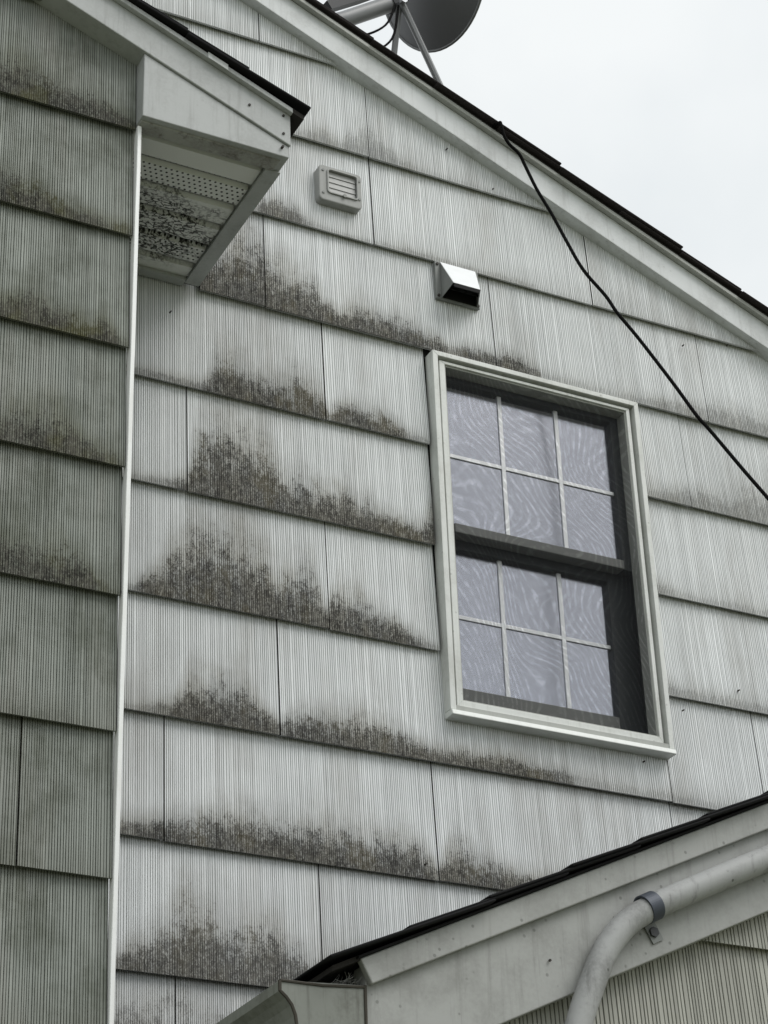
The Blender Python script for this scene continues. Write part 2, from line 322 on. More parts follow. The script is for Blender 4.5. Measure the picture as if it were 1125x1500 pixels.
# height of the mould above each shingle butt, (x, height), by course
MOLD_MAIN = {
 1: (0.40, [(1.741,0.015),(1.815,0.051),(1.871,0.027),(1.930,0.124),(1.958,0.101),(1.987,0.089),(2.023,0.036),(2.100,0.018),(2.257,0.016)]),
 2: (0.80, [(1.635,0.017),(1.658,0.045),(1.684,0.068),(1.711,0.058),(1.738,0.051),(1.783,0.024),(1.801,0.017),(1.901,0.010),(2.050,0.021),(2.241,0.017),(2.358,0.019)]),
 3: (1.00, [(1.494,0.082),(1.528,0.102),(1.588,0.209),(1.657,0.201),(1.683,0.159),(1.718,0.140),(1.753,0.112),(1.789,0.112),(1.806,0.088),(1.823,0.064),(1.858,0.044),(1.895,0.075),(1.913,0.086),(1.940,0.068),(1.985,0.061),(2.004,0.076),(2.040,0.057),(2.076,0.048),(2.113,0.044),(2.150,0.023),(2.188,0.039),(2.226,0.044),(2.273,0.037),(2.293,0.052),(2.322,0.056),(2.359,0.036),(2.416,0.026),(2.495,0.023),(2.613,0.020),(2.737,0.036),(2.820,0.048),(2.884,0.054),(2.928,0.069),(2.992,0.071),(3.035,0.072),(3.089,0.075)]),
 4: (1.00, [(1.361,0.023),(1.507,0.026),(1.521,0.041),(1.531,0.060),(1.547,0.110),(1.564,0.120),(1.589,0.108),(1.614,0.101),(1.639,0.080),(1.664,0.077),(1.690,0.084),(1.707,0.079),(1.724,0.097),(1.741,0.111),(1.758,0.102),(1.775,0.098),(1.792,0.084),(1.808,0.069),(1.812,0.043),(1.821,0.030),(1.835,0.039),(1.873,0.062),(1.887,0.058),(1.922,0.058),(1.958,0.062),(1.992,0.043),(2.027,0.023),(2.081,0.018),(2.666,0.023),(2.788,0.046),(2.862,0.070),(2.912,0.056),(2.946,0.077),(2.983,0.122),(3.055,0.109)]),
 5: (1.00, [(1.361,0.017),(1.439,0.025),(1.478,0.040),(1.489,0.103),(1.500,0.140),(1.516,0.179),(1.540,0.199),(1.564,0.218),(1.581,0.205),(1.606,0.193),(1.639,0.175),(1.655,0.179),(1.680,0.158),(1.688,0.125),(1.704,0.102),(1.729,0.096),(1.763,0.099),(1.796,0.085),(1.830,0.088),(1.868,0.106),(1.889,0.067),(1.915,0.081),(1.932,0.071),(1.948,0.054),(1.983,0.053),(2.017,0.043),(2.052,0.051),(2.075,0.092),(2.094,0.177),(2.753,0.021),(3.003,0.026)]),
 6: (1.00, [(1.360,0.021),(1.405,0.058),(1.427,0.079),(1.449,0.124),(1.465,0.144),(1.480,0.172),(1.495,0.209),(1.511,0.201),(1.534,0.193),(1.566,0.200),(1.590,0.188),(1.606,0.188),(1.622,0.179),(1.638,0.174),(1.654,0.160),(1.670,0.147),(1.678,0.116),(1.694,0.102),(1.710,0.114),(1.726,0.121),(1.751,0.139),(1.767,0.143),(1.779,0.132),(1.791,0.089),(1.803,0.050),(1.811,0.052),(1.819,0.087),(1.841,0.105),(1.857,0.103),(1.882,0.095),(1.906,0.079),(1.939,0.069),(1.973,0.059),(2.006,0.041),(2.055,0.020),(2.086,0.015),(2.685,0.042),(2.722,0.031),(2.838,0.034),(2.965,0.030)]),
 7: (1.00, [(1.361,0.016),(1.419,0.026),(1.456,0.037),(1.470,0.063),(1.492,0.105),(1.507,0.108),(1.523,0.088),(1.545,0.100),(1.568,0.111),(1.591,0.100),(1.614,0.097),(1.637,0.077),(1.653,0.057),(1.676,0.038),(1.699,0.034),(1.722,0.054),(1.754,0.064),(1.786,0.065),(1.825,0.067),(1.882,0.077),(1.930,0.074),(1.979,0.059),(2.011,0.040),(2.077,0.036),(2.161,0.042),(2.246,0.043),(2.332,0.037),(2.507,0.025),(2.690,0.029),(2.820,0.024)]),
 8: (1.00, [(1.361,0.033),(1.410,0.043),(1.453,0.054),(1.475,0.064),(1.496,0.060),(1.526,0.072),(1.555,0.080),(1.592,0.081),(1.629,0.080),(1.674,0.079),(1.720,0.086),(1.750,0.076),(1.781,0.095),(1.820,0.090),(1.859,0.089),(1.890,0.084),(1.921,0.083),(1.969,0.085),(2.001,0.082),(2.032,0.057),(2.050,0.029),(2.057,0.038),(2.073,0.070),(2.102,0.104),(2.123,0.092),(2.146,0.073),(2.179,0.062),(2.244,0.048),(2.396,0.046)]),
 9: (0.90, [(1.355,0.032),(1.375,0.054),(1.402,0.064),(1.430,0.088),(1.450,0.111),(1.468,0.133),(1.492,0.157),(1.513,0.167),(1.542,0.150),(1.571,0.126),(1.593,0.115),(1.614,0.124),(1.643,0.128),(1.673,0.125),(1.702,0.114),(1.731,0.090),(1.761,0.066),(1.791,0.076),(1.813,0.086),(1.836,0.089)]),
 10: (0.65, [(1.357,0.227),(1.672,0.261)]),
}
MOLD_WING = {
 0: (0.60, [(0.874,0.064),(0.901,0.083),(0.944,0.072),(0.988,0.070),(1.017,0.054),(1.076,0.048),(1.166,0.017)]),
 1: (0.85, [(0.890,0.060),(0.916,0.074),(0.959,0.066),(0.994,0.045),(1.030,0.031),(1.087,0.019),(1.144,0.017)]),
 2: (0.80, [(0.907,0.034),(0.959,0.065),(1.014,0.049),(1.041,0.041),(1.083,0.029),(1.110,0.045),(1.153,0.010)]),
 3: (0.80, [(0.922,0.040),(0.947,0.061),(0.986,0.064),(1.025,0.081),(1.052,0.059),(1.080,0.036),(1.120,0.021),(1.167,0.009)]),
 4: (0.95, [(0.937,0.062),(0.962,0.061),(1.000,0.052),(1.044,0.065),(1.064,0.060),(1.096,0.053),(1.117,0.018),(1.169,0.004)]),
 5: (0.30, [(0.955,0.016),(1.027,0.029),(1.058,0.034),(1.139,0.010)]),
 6: (0.20, [(0.971,0.017),(1.161,0.013)]),
}

def interp(pts, x):
    if not pts or x <= pts[0][0] - 0.05 or x >= pts[-1][0] + 0.05: return 0.012
    if x <= pts[0][0]: return pts[0][1]
    for (a, ha), (b, hb) in zip(pts, pts[1:]):
        if x <= b: return ha + (hb-ha)*(x-a)/max(b-a, 1e-6)
    return pts[-1][1]

# ------------------------------------------------------------------ ground
g = MB().box(-400, 400, -400, 400, -0.5, 0.0).build("ground", MAT['ground']); g["kind"] = "structure"

# ------------------------------------------------------------------ siding
def siding(parent, u0, u1, zb, place, mat, top_at, moldpts=None, mi=0.0, pitch=0.0047, depth=0.0013, z1=None, name="siding_shingle"):
    """one striated shingle between u0 and u1, its butt at zb; place(u, out, z) -> xyz"""
    zt = (z1 if z1 else zb + S + 0.018); zj = rng.uniform(-0.0012, 0.0012); oj = rng.uniform(-0.0012, 0.0012); sl = rng.uniform(-0.002, 0.002)
    cols = []; u = u0
    while u < u1 - 0.001:
        w = pitch*rng.choice((0.8, 0.9, 1, 1, 1.1, 1.3)); gw = min(w*0.42, 0.0024); d = depth*rng.uniform(0.6, 1.25)
        lift = rng.uniform(-0.00025, 0.00025)
        rv = rng.choice((0.80, 0.84, 0.86, 0.88, 0.92, 1.0))
        cols += [(u, lift, rv), (min(u+w-gw, u1), lift, rv*rng.uniform(0.92, 1.0)), (min(u+w-gw*0.5, u1), -d, rng.uniform(0.0, 0.25))]
        u += w
    cols.append((u1, 0, 1.0))
    cols = [c for c in cols if top_at(c[0]) > zb + 0.004]
    if len(cols) < 4: return None
    v, at = [], {'hz': [], 'mold': [], 'moldi': [], 'ridge': []}
    def put(p, hz, mh, m, r):
        v.append(p); at['hz'].append(hz); at['mold'].append(mh); at['moldi'].append(m); at['ridge'].append(r)
    n = len(cols)
    for (u, o, r) in cols:
        z0 = zb + zj + sl*(u-u0); z2 = min(zt, top_at(u)); k = (z2-z0)/S
        mh = interp(moldpts, u) if moldpts else 0.0
        me = mi*(0.45 if mi > 0 and moldpts is not None and u > 2.40 else 1.0)*min(1.0, max(0.28, (mh-0.005)/0.035))
        put(place(u, o+oj, z0), 0.0, mh, me, r)
        put(place(u, o+oj-0.0145*k, z2), z2-z0, mh, me, r)
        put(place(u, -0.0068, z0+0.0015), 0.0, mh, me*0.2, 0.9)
    f = []
    for i in range(n-1):
        a, b = 3*i, 3*i+3
        f += [(a, b, b+1, a+1), (a+2, b+2, b, a)]
    for i in (0, n-1):                                   # end edges in the joints, the gap's darkness painted on in mould black
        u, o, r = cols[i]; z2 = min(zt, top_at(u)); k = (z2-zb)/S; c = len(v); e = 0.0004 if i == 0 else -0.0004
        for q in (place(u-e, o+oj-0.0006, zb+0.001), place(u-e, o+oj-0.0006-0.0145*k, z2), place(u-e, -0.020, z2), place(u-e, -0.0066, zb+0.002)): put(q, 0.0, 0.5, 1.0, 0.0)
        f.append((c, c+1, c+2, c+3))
    mb = MB(); mb.v = v; mb.f = f
    return mb.build(name, mat, parent, attrs=at)

def wall_place(y): return lambda u, o, z: (u, y-o, z)

def course(parent, joints, zb, place, mat, top_at, mold=None, mi=0.0, fine=(-9, 9), gap=0.0028, **kw):
    for a, b in zip(joints, joints[1:]):
        far = b < fine[0] or a > fine[1]
        k = dict(kw)
        if far: k['pitch'] = kw.get('pitch', 0.0047)*4
        siding(parent, a+gap/2, b-gap/2, zb, place, mat, top_at, mold, mi, **k)

# ------------------------------------------------------------------ roofs
def roof_courses(parent, ridge, eave, base, y0, y1, mat, expo=0.19, thk=0.0072, seed=1):
    """base(x) is the deck's upper face; strips are laid from the eave to the ridge"""
    r = random.Random(seed); sgn = 1 if eave < ridge else -1
    ze, zr = base(eave), base(ridge); L = math.hypot(ridge-eave, zr-ze); tx, tz = (ridge-eave)/L, (zr-ze)/L
    nx, nzz = (-tz, tx) if tx > 0 else (tz, -tx)
    P = lambda t, o: (eave+tx*t+nx*o, ze+tz*t+nzz*o)
    t = 0.0
    while t < L - 0.02:
        t1 = min(t + 2*expo, L); e = (t1-t)/(2*expo); j = r.uniform(-0.005, 0.005); jt = r.uniform(-0.006, 0.006) if t > 0 else 0
        k = 2 - 2*e
        mb = MB().prism([P(t+jt, 2*thk), P(t+jt, 3*thk), P(t1, (1+k)*thk), P(t1, k*thk)], y0+j, y1)
        mb.build("roof_shingle", mat, parent, bevel=0.0028); t += expo

def deck(parent, pts, y0, y1, th=0.018):
    mb = MB()
    for (xa, za), (xb, zb_) in zip(pts, pts[1:]):
        mb.prism([(xa, za), (xb, zb_), (xb, zb_-th), (xa, za-th)], y0, y1)
    return mb.build("roof", MAT['deck'], parent)

# ================================================================== MAIN HOUSE
house = thing("house", (1.2, 1.7, 0), "tall pale house with striated siding, mould streaks and a double-hung window", "house")
XL, XR = -1.9, 4.5
WX0, WX1, WZ0, WZ1 = 2.0865, 2.6645, 3.479, 4.432          # window outline in the siding
core = MB()
core.prism([(XL, 0), (WX0+0.016, 0), (WX0+0.016, FB(WX0)+.05), (RIDGE, FB(RIDGE)+.05), (XL, FB(XL)+.05)], 0.022, 0.16)
core.prism([(WX1-0.014, 0), (XR, 0), (XR, FB(XR)+.05), (WX1-0.014, FB(WX1)+.05)], 0.022, 0.16)
core.prism([(WX0+0.0165, 0), (WX1-0.0145, 0), (WX1-0.0145, 3.4935), (WX0+0.0165, 3.4935)], 0.0225, 0.1595)
core.prism([(WX0+0.0165, 4.4220), (WX1-0.0145, 4.4220), (WX1-0.0145, FB(WX1)+.05), (WX0+0.0165, FB(WX0)+.05)], 0.0225, 0.1595)
core.box(XL, XL+0.14, 0.17, 3.3, 0, FB(XL)+.04); core.box(XR-0.14, XR, 0.17, 3.3, 0, FB(XR)+.04)
core.prism([(XL, 0), (XR, 0), (XR, FB(XR)+.04), (RIDGE, FB(RIDGE)+.04), (XL, FB(XL)+.04)], 3.31, 3.45)
wall = core.build("wall", MAT['felt'], house)

WXL = WX0 - 0.0045
JM = {0: [-1.88,-1.2,-.59,.02,.63,1.24,1.65,2.26], 1: [-1.88,-1.1,-.49,.117,.727,1.337,1.947,2.557,3.167,3.78],
      2: [-1.88,-1.7,-1.09,-.48,.123,.733,1.343,1.953,2.573,3.183,3.79,4.4], 3: [1.50,1.664,2.275,2.895,3.505,4.115,4.49],
      4: [1.0,1.203,1.813,WXL,WX1,2.810,3.42,4.03,4.49], 5: [1.0,1.478,WXL,WX1,3.30,3.91,4.49], 6: [1.0,1.201,1.811,WXL,WX1,3.10,3.71,4.32,4.49],
      7: [1.0,1.692,2.660,2.920,3.53,4.14,4.49], 8: [1.0,1.441,2.051,2.660,3.27,3.88,4.49], 9: [1.0,1.17,1.78,2.39,3.0,3.61,4.22,4.49]}
def main_top(x): return FB(x) + 0.03
for k in range(-3, 19):
    zb = 5.242 - k*S
    if k in JM: js = JM[k]
    elif k < 0:
        js = [-1.88] + [(-1.6 + (0.3 if k % 2 else 0)) + 0.61*i for i in range(9)]
        js = [j for j in js if FB(j) > zb - 0.25]
    else: js = [1.0] + [1.475 - (0.3 if k % 2 else 0) + 0.61*i for i in range(5)] + [4.49]
    mi, pts = MOLD_MAIN.get(k, (0.0, None))
    for a, b in zip(js, js[1:]):
        if k in (4, 5, 6) and a == WXL: continue
        if k >= 3 and k <= 12 and b <= 1.0: continue
        if k == 7 and a < WX0 < b:                        # notched under the sill
            def top7(x, zb=zb): return WZ0+0.004 if WX0 < x < WX1 else 9
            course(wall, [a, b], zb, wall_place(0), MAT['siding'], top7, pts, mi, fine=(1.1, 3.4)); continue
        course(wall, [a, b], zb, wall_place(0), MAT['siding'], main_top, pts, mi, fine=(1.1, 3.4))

# rake boards, drip strips
def rake(parent, F, ridge, x_end, lo, hi, y0, y1, mat, name, sides=(1, -1)):
    for s in sides:
        xe = x_end if s > 0 else 2*ridge - x_end
        MB().prism([(ridge, F(ridge)+lo), (xe, F(xe)+lo), (xe, F(xe)+hi), (ridge, F(ridge)+hi)], y0, y1).build(name, mat, parent, bevel=0.002)
rake(house, FB, RIDGE, 4.75, 0.0, 0.086, -0.026, 0.018, MAT['rake'], "rake_board")
rake(house, FB, RIDGE, 4.75, 0.0795, 0.0925, -0.042, -0.0265, MAT['inner'], "drip_edge")
base = lambda x: FB(x) + 0.0985
roof = deck(house, [(2*RIDGE-4.8, base(4.8)), (RIDGE, base(RIDGE)), (4.8, base(4.8))], -0.040, 3.6)
roof_courses(roof, RIDGE, 4.8, base, -0.056, 3.6, MAT['asphalt'], 0.195, 0.0050, 3)
roof_courses(roof, RIDGE, 2*RIDGE-4.8, base, -0.056, 3.6, MAT['asphalt'], 0.195, 0.0050, 4)

# nail heads showing on the siding
for (x, z) in [(2.372,5.030),(2.842,4.660),(2.985,4.700),(2.171,5.076),(2.592,3.462),(2.716,3.610),(2.882,3.690),(1.43,4.36),(2.30,4.99),(2.02,3.14)]:
    MB().tube([(x, 0.004, z), (x, -0.0042, z-0.0005)], 0.0018, 8).build("nail", MAT['nail'], wall)

# ------------------------------------------------------------------ the window
def ring(mb, o, i, y0, y1, bottom=True):
    """mitred frame between outer rectangle o and inner rectangle i, both (x0, x1, z0, z1)"""
    O = [(o[0], o[2]), (o[1], o[2]), (o[1], o[3]), (o[0], o[3])]; I = [(i[0], i[2]), (i[1], i[2]), (i[1], i[3]), (i[0], i[3])]
    for a, b in [(3, 0), (1, 2), (2, 3)] + ([(0, 1)] if bottom else []): mb.prism([O[a], O[b], I[b], I[a]], y0, y1)
    return mb
R1 = (WX0, WX1, 3.4945, 4.4265); R2 = (2.1005, 2.6515, 3.4945, 4.4135); R3 = (2.1075, 2.6425, 3.5065, 4.4075); R4 = (2.1225, 2.6320, 3.5235, 4.3995); R5 = (2.1265, 2.6290, 3.5275, 4.3955)
sh = lambda r, d: (r[0]+d, r[1]-d, r[2]+d, r[3]-d)
window = ring(MB(), R1, R2, -0.022, 0.016, False).build("window", MAT['casing'], house, bevel=0.0012)
ring(MB(), sh(R2, .0003), R3, 0.010, 0.03, False).build("channel", MAT['sash'], window)
ring(MB(), sh(R3, .0003), R4, -0.014, 0.025).build("storm_frame", MAT['casing'], window, bevel=0.001)
ring(MB(), sh(R4, .0003), R5, -0.009, 0.024).build("screen_frame", MAT['inner'], window)
MB().box(2.1008, 2.6512, -0.020, 0.018, 3.4948, 3.5062).build("lower_track", MAT['inner'], window)
sm = MB(); sm.box(WX0-0.001, WX1-0.001, -0.032, 0.016, 3.479, 3.4942)
for i, v in enumerate(sm.v):
    if v[2] > 3.485 and v[1] < -0.03: sm.v[i] = (v[0], v[1]+0.004, v[2]-0.002)
sm.build("sill", MAT['sill'], window, bevel=0.0022)
IX0, IX1 = 2.122, 2.650                          # frame pocket the sashes run in
MB().box(IX0-0.012, IX0, 0.0255, 0.14, 3.516, 4.412).build("jamb", MAT['sash'], window)
MB().box(IX1, IX1+0.012, 0.0255, 0.14, 3.516, 4.412).build("jamb", MAT['sash'], window)
for i in range(3): MB().box(IX1-0.004, IX1-0.0002, 0.034+0.03*i, 0.044+0.03*i, 3.52, 4.41).build("track_rib", MAT['sash'], window)
MB().box(IX0-0.012, IX1+0.012, 0.0255, 0.14, 4.4125, 4.4215).build("head_jamb", MAT['sash'], window)
MB().box(IX0-0.012, IX1+0.012, 0.0255, 0.14, 3.5065, 3.5155).build("stool", MAT['rail'], window)
def sash(y, gx0, gx1, gz0, gz1, x0, x1, z0, z1, mx, mz, low):
    d = 0.030
    MB().box(x0, gx0, y-0.008, y+d-0.008, z0, z1).build("sash_stile", MAT['sash'], window, bevel=0.002)
    MB().box(gx1, x1, y-0.008, y+d-0.008, z0, z1).build("sash_stile", MAT['sash'], window, bevel=0.002)
    MB().box(gx0+.0003, gx1-.0003, y-0.008, y+d-0.008, gz1, z1).build("sash_rail", MAT['sash'], window, bevel=0.002)
    MB().box(gx0+.0003, gx1-.0003, y-(0.008 if low else 0.012), y+d-0.008, z0, gz0).build("sash_rail", MAT['rail'], window, bevel=0.002)
    MB().box(gx0, gx1, y+0.006, y+0.010, gz0, gz1).build("pane", MAT['glass'], window)
    mw = 0.0055
    for x in mx: MB().box(x-mw, x+mw, y+0.0025, y+0.0055, gz0, gz1).build("muntin", MAT['muntin'], window, bevel=0.0006)
    xs = [gx0] + [q for x in mx for q in (x-mw-.0002, x+mw+.0002)] + [gx1]
    for a, b in zip(xs[::2], xs[1::2]): MB().box(a, b, y+0.0025, y+0.0055, mz-0.0048, mz+0.0048).build("muntin", MAT['muntin'], window, bevel=0.0006)
sash(0.032, 2.146, 2.606, 3.990, 4.381, IX0, IX1-.0045, 3.966, 4.411, (2.297, 2.456), 4.180, False)
sash(0.066, 2.150, 2.578, 3.592, 3.945, IX0, IX1-.0045, 3.530, 3.990, (2.289, 2.450), 3.775, True)
MB().box(2.1267, 2.6288, -0.0065, -0.0060, 3.5277, 4.3953).build("insect_screen", MAT['screen'], window)
cm = MB(); nx_, nz_ = 70, 12; vs = []
for j in range(nz_+1):
    for i in range(nx_+1):
        x = 2.108 + 0.545*i/nx_; z = 3.50 + 0.925*j/nz_
        vs.append((x, 0.0975 + 0.003*math.sin(i*0.9+0.25*math.sin(j*.6)) + 0.0015*math.sin(i*2.1), z))
cm.add(vs, [(j*(nx_+1)+i, j*(nx_+1)+i+1, (j+1)*(nx_+1)+i+1, (j+1)*(nx_+1)+i) for j in range(nz_) for i in range(nx_)])
tag(cm.build("curtain", MAT['curtain'], smooth=True), "pale lavender sheer curtain hanging inside the double-hung window", "curtain")

# ================================================================== WING
wing = thing("house_wing", (-0.4, -0.22, 0), "dingy grey projecting wing with low boxed eave and white corner trim", "house wing")
WY = -0.4684; WXR = 1.166
wc = MB(); wc.prism([(-1.95, 0), (1.150, 0), (1.150, 4.45), (1.150, WB(1.15)+.04), (WRIDGE, WB(WRIDGE)+.04), (-1.95, WB(-1.95)+.04)], WY+0.022, 0.0)
wwall = wc.build("wall", MAT['felt'], wing)
for k in range(-4, 17):
    zb = 4.437 - k*S; off = {6: 1.0}.get(k, 0.55 if k % 2 else 0.80)
    js = [-1.94] + [off - 0.61*i for i in range(4, -1, -1) if off - 0.61*i > -1.9] + [WXR]
    js = [j for j in js if WB(j) > zb - 0.3]
    if len(js) < 2: continue
    mi, pts = MOLD_WING.get(k, (0.0, None))
    if pts and k < 5: mi = 1.0; pts = [(x, h*1.2+0.01) for x, h in pts]
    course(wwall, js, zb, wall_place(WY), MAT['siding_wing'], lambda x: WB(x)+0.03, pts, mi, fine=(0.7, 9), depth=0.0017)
    if zb < 4.3:                                         # the wing's short flank wall
        siding(wwall, WY+0.026, -0.004, zb, lambda u, o, z: (1.163+o, u, z), MAT['siding_wing'], lambda u: 4.45, pitch=0.012)
cp = MB(); prof = [(1.1665, WY+0.012), (1.1665, WY-0.005), (1.1675, WY-0.0065), (1.1735, WY-0.0065), (1.1755, WY-0.005), (1.1760, WY+0.000), (1.1760, WY+0.012)]
n = len(prof); zs = [0.1 + (4.443-0.1)*i/40 for i in range(41)]; jit = [rng.uniform(-0.0004, 0.0004) for _ in zs]
cp.add([(x+j, y+j*.5, z) for z, j in zip(zs, jit) for x, y in prof], [(a*n+i, a*n+(i+1) % n, (a+1)*n+(i+1) % n, (a+1)*n+i) for a in range(40) for i in range(n)] + [tuple(range(n)), tuple(40*n+i for i in range(n))])
cp.build("corner_trim", MAT['corner'], wing)
EX = 1.495                                              # outer face of the eave
for s in (1, -1):
    xe = EX if s > 0 else 2*WRIDGE-EX
    MB().prism([(WRIDGE, WB(WRIDGE)), (xe, WB(xe)), (xe, WB(xe)+0.086), (WRIDGE, WB(WRIDGE)+0.086)], -0.507, WY+0.018).build("rake_board", MAT['rake_wing'], wing, bevel=0.002)
    MB().prism([(WRIDGE, WB(WRIDGE)+.079), (xe, WB(xe)+.079), (xe, WB(xe)+.0915), (WRIDGE, WB(WRIDGE)+.0915)], -0.520, -0.5075).build("drip_edge", MAT['rake_wing'], wing, bevel=0.0015)
MB().prism([(1.30, WB(1.30)+.078), (1.345, WB(1.345)+.078), (1.345, WB(1.345)+.0925), (1.30, WB(1.30)+.0925)], -0.5225, -0.5202).build("drip_edge_lap", MAT['rake'], wing)
MB().prism([(1.166, 4.449), (EX-0.002, 4.449), (EX-0.002, WB(EX-0.002)-.0006), (1.166, WB(1.166)-.0006)], -0.502, WY+0.016).build("eave_return", MAT['rake_wing'], wing, bevel=0.002)
MB().box(EX-0.016, EX-0.0005, WY+0.0165, -0.002, 4.449, 4.53).build("eave_fascia", MAT['rake_wing'], wing)
MB().box(1.168, EX-0.0165, -0.4875, -0.452, 4.4455, 4.458).build("soffit_trim", MAT['lip'], wing, bevel=0.002)
MB().prism([(EX-0.034, 4.4455), (EX+0.001, 4.4455), (EX+0.001, 4.4485), (EX-0.034, 4.452)], -0.4515, -0.003).build("soffit_trim", MAT['rake_wing'], wing, bevel=0.001)
MB().box(1.168, EX-0.0345, -0.016, 0.0105, 4.446, 4.4548).build("soffit_trim", MAT['rake_wing'], wing, bevel=0.0015)
sof = MB().box(1.166, EX-0.017, -0.4515, -0.002, 4.468, 4.474).build("soffit", MAT['soffit'], wing)
yb = [-0.447, -0.376, -0.299, -0.222, -0.143, -0.068, -0.003]
for i, (a, b) in enumerate(zip(yb, yb[1:])):
    pr = [(a, 4.4665), (a+0.011, 4.4665), (a+0.017, 4.4555), (b-0.004, 4.4555), (b-0.0005, 4.4665)]
    vs = [(1.1665, y, z) for y, z in pr] + [(EX-0.0345, y, z) for y, z in pr]
    MB().add(vs, [(j, (j+1) % 5, (j+1) % 5+5, j+5) for j in range(5)] + [(4, 3, 2, 1, 0), (5, 6, 7, 8, 9)]).build("soffit_plank", MAT['soffit_holes'] if i in (1, 4) else MAT['soffit'], sof)
for (x, z) in [(1.478, 4.553), (1.478, 4.505), (1.476, 4.470), (1.40, 4.555)]:
    MB().tube([(x, -0.5005, z), (x, -0.5095, z)], 0.003, 8).build("nail", MAT['nail'], wing)
wbase = lambda x: WB(x) + 0.0925
wroof = deck(wing, [(2*WRIDGE-1.52, wbase(1.52)), (WRIDGE, wbase(WRIDGE)), (1.52, wbase(1.52))], -0.519, 0.0, 0.012)
roof_courses(wroof, WRIDGE, 1.525, wbase, -0.535, -0.002, MAT['asphalt_black'], 0.15, 0.0065, 5)
roof_courses(wroof, WRIDGE, 2*WRIDGE-1.525, wbase, -0.535, -0.002, MAT['asphalt_black'], 0.15, 0.0065, 6)

# ================================================================== ADDITION
add = thing("house_addition", (3.0, -0.5, 0), "low grey gabled addition with wide rake board and coarse grooved siding", "house addition")
AY = -1.03; AX0 = 1.47; AX1 = 2*ARIDGE-AX0
ac = MB().prism([(AX0, 0), (AX1, 0), (AX1, AB(AX1)+.13), (ARIDGE, AB(ARIDGE)+.13), (AX0, AB(AX0)+.13)], AY+0.048, -0.0135)
awall = ac.build("wall", MAT['felt'], add)
for k in range(-3, 9):
    zb = 2.662 - k*S; off = 1.90 if k % 2 else 1.70
    js = [AX0+0.002] + [off + 0.61*i for i in range(5)] + [AX1-0.002]
    if zb > 2.5: js = [j for j in js if AB(j) > zb - 0.35]
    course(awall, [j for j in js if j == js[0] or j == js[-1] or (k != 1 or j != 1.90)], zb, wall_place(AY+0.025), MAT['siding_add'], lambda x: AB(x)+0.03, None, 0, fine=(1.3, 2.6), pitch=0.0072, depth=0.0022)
    if zb < 2.3:
        siding(awall, AY+0.045, -0.015, zb, lambda u, o, z: (AX0-0.0+(-o)-0.001, u, z), MAT['siding_add'], lambda u: 2.40, pitch=0.015)
AE = 1.350
def arake(lo, hi, x_end, y0, y1, mat, name, skew=0.0):
    for s in (1, -1):
        X = (lambda x: x) if s > 0 else (lambda x: 2*ARIDGE-x)
        MB().prism([(X(ARIDGE), AB(ARIDGE)+lo), (X(x_end), AB(x_end)+lo), (X(x_end-skew), AB(x_end-skew)+hi), (X(ARIDGE), AB(ARIDGE)+hi)], y0, y1).build(name, mat, add, bevel=0.002)
arake(0.0, 0.168, AE, AY, AY+0.038, MAT['add_paint'], "rake_board")
arake(0.1325, 0.176, AE+0.004, AY-0.014, AY-0.0005, MAT['add_paint'], "rake_trim", skew=0.018)
arake(0.1765, 0.181, AE-0.02, AY-0.020, AY+0.02, MAT['asphalt_black'], "drip_edge")
MB().box(AE-0.001, AE+0.014, AY+0.0385, -0.016, 2.395, 2.502).build("eave_fascia", MAT['add_paint'], add)
MB().box(AE+0.0145, AX0-0.013, AY+0.0385, -0.016, 2.398, 2.408).build("soffit", MAT['add_paint'], add)
abase = lambda x: AB(x) + 0.1815
AER = 1.282
aroof = deck(add, [(AER+0.01, abase(AER+0.01)), (ARIDGE, abase(ARIDGE)), (2*ARIDGE-AER-.01, abase(AER+.01))], AY-0.012, -0.0135, 0.008)
roof_courses(aroof, ARIDGE, AER, abase, AY-0.034, -0.0135, MAT['asphalt_black'], 0.15, 0.0042, 8)
roof_courses(aroof, ARIDGE, 2*ARIDGE-AER, abase, AY-0.034, -0.0135, MAT['asphalt_black'], 0.15, 0.0042, 9)
for (x, z) in [(1.66, 2.585), (2.06, 2.885)]:
    zz = z; MB().tube([(x, AY-0.002, zz), (x, AY-0.005, zz)], 0.0022, 6).build("nail", MAT['nail'], add)

# gutter along the addition's eave
gut = thing("gutter", (1.28, -0.5, 2.40), "weathered grey ogee gutter with closed end under the addition's eave", "gutter")
gp = [(1.3475, 2.512), (1.3475, 2.402), (1.286, 2.400), (1.262, 2.404), (1.250, 2.414), (1.243, 2.428), (1.2395, 2.444), (1.2375, 2.458), (1.232, 2.472), (1.224, 2.482), (1.217, 2.488), (1.214, 2.4905), (1.214, 2.505), (1.2165, 2.5065), (1.227, 2.506), (1.227, 2.502)]
gm = MB(); n = len(gp); ys = [AY, -0.02]
gm.add([(x, y, z) for y in ys for x, z in gp], [(i, i+1, n+i+1, n+i) for i in range(n-1)])
trough = gm.build("trough", MAT['gutter'], gut); so = trough.modifiers.new("thickness", 'SOLIDIFY'); so.thickness = 0.0016
MB().prism(gp[:13], AY-0.003, AY-0.0005).build("end_cap", MAT['gutter'], gut)
rim = MB(); rim.tube([(x, AY-0.0035, z) for x, z in gp[:13]], 0.0026, 6); rim.tube([(1.2145, AY-0.0035, 2.505), (1.28, AY-0.0035, 2.5045), (1.3475, AY-0.0035, 2.5095)], 0.0022, 6)
rim.build("end_cap_rim", MAT['rust'], gut)
MB().tube([(1.297, AY-0.003, 2.447), (1.297, AY-0.009, 2.447)], 0.005, 8).build("rivet", MAT['galv_side'], gut)
web = MB()
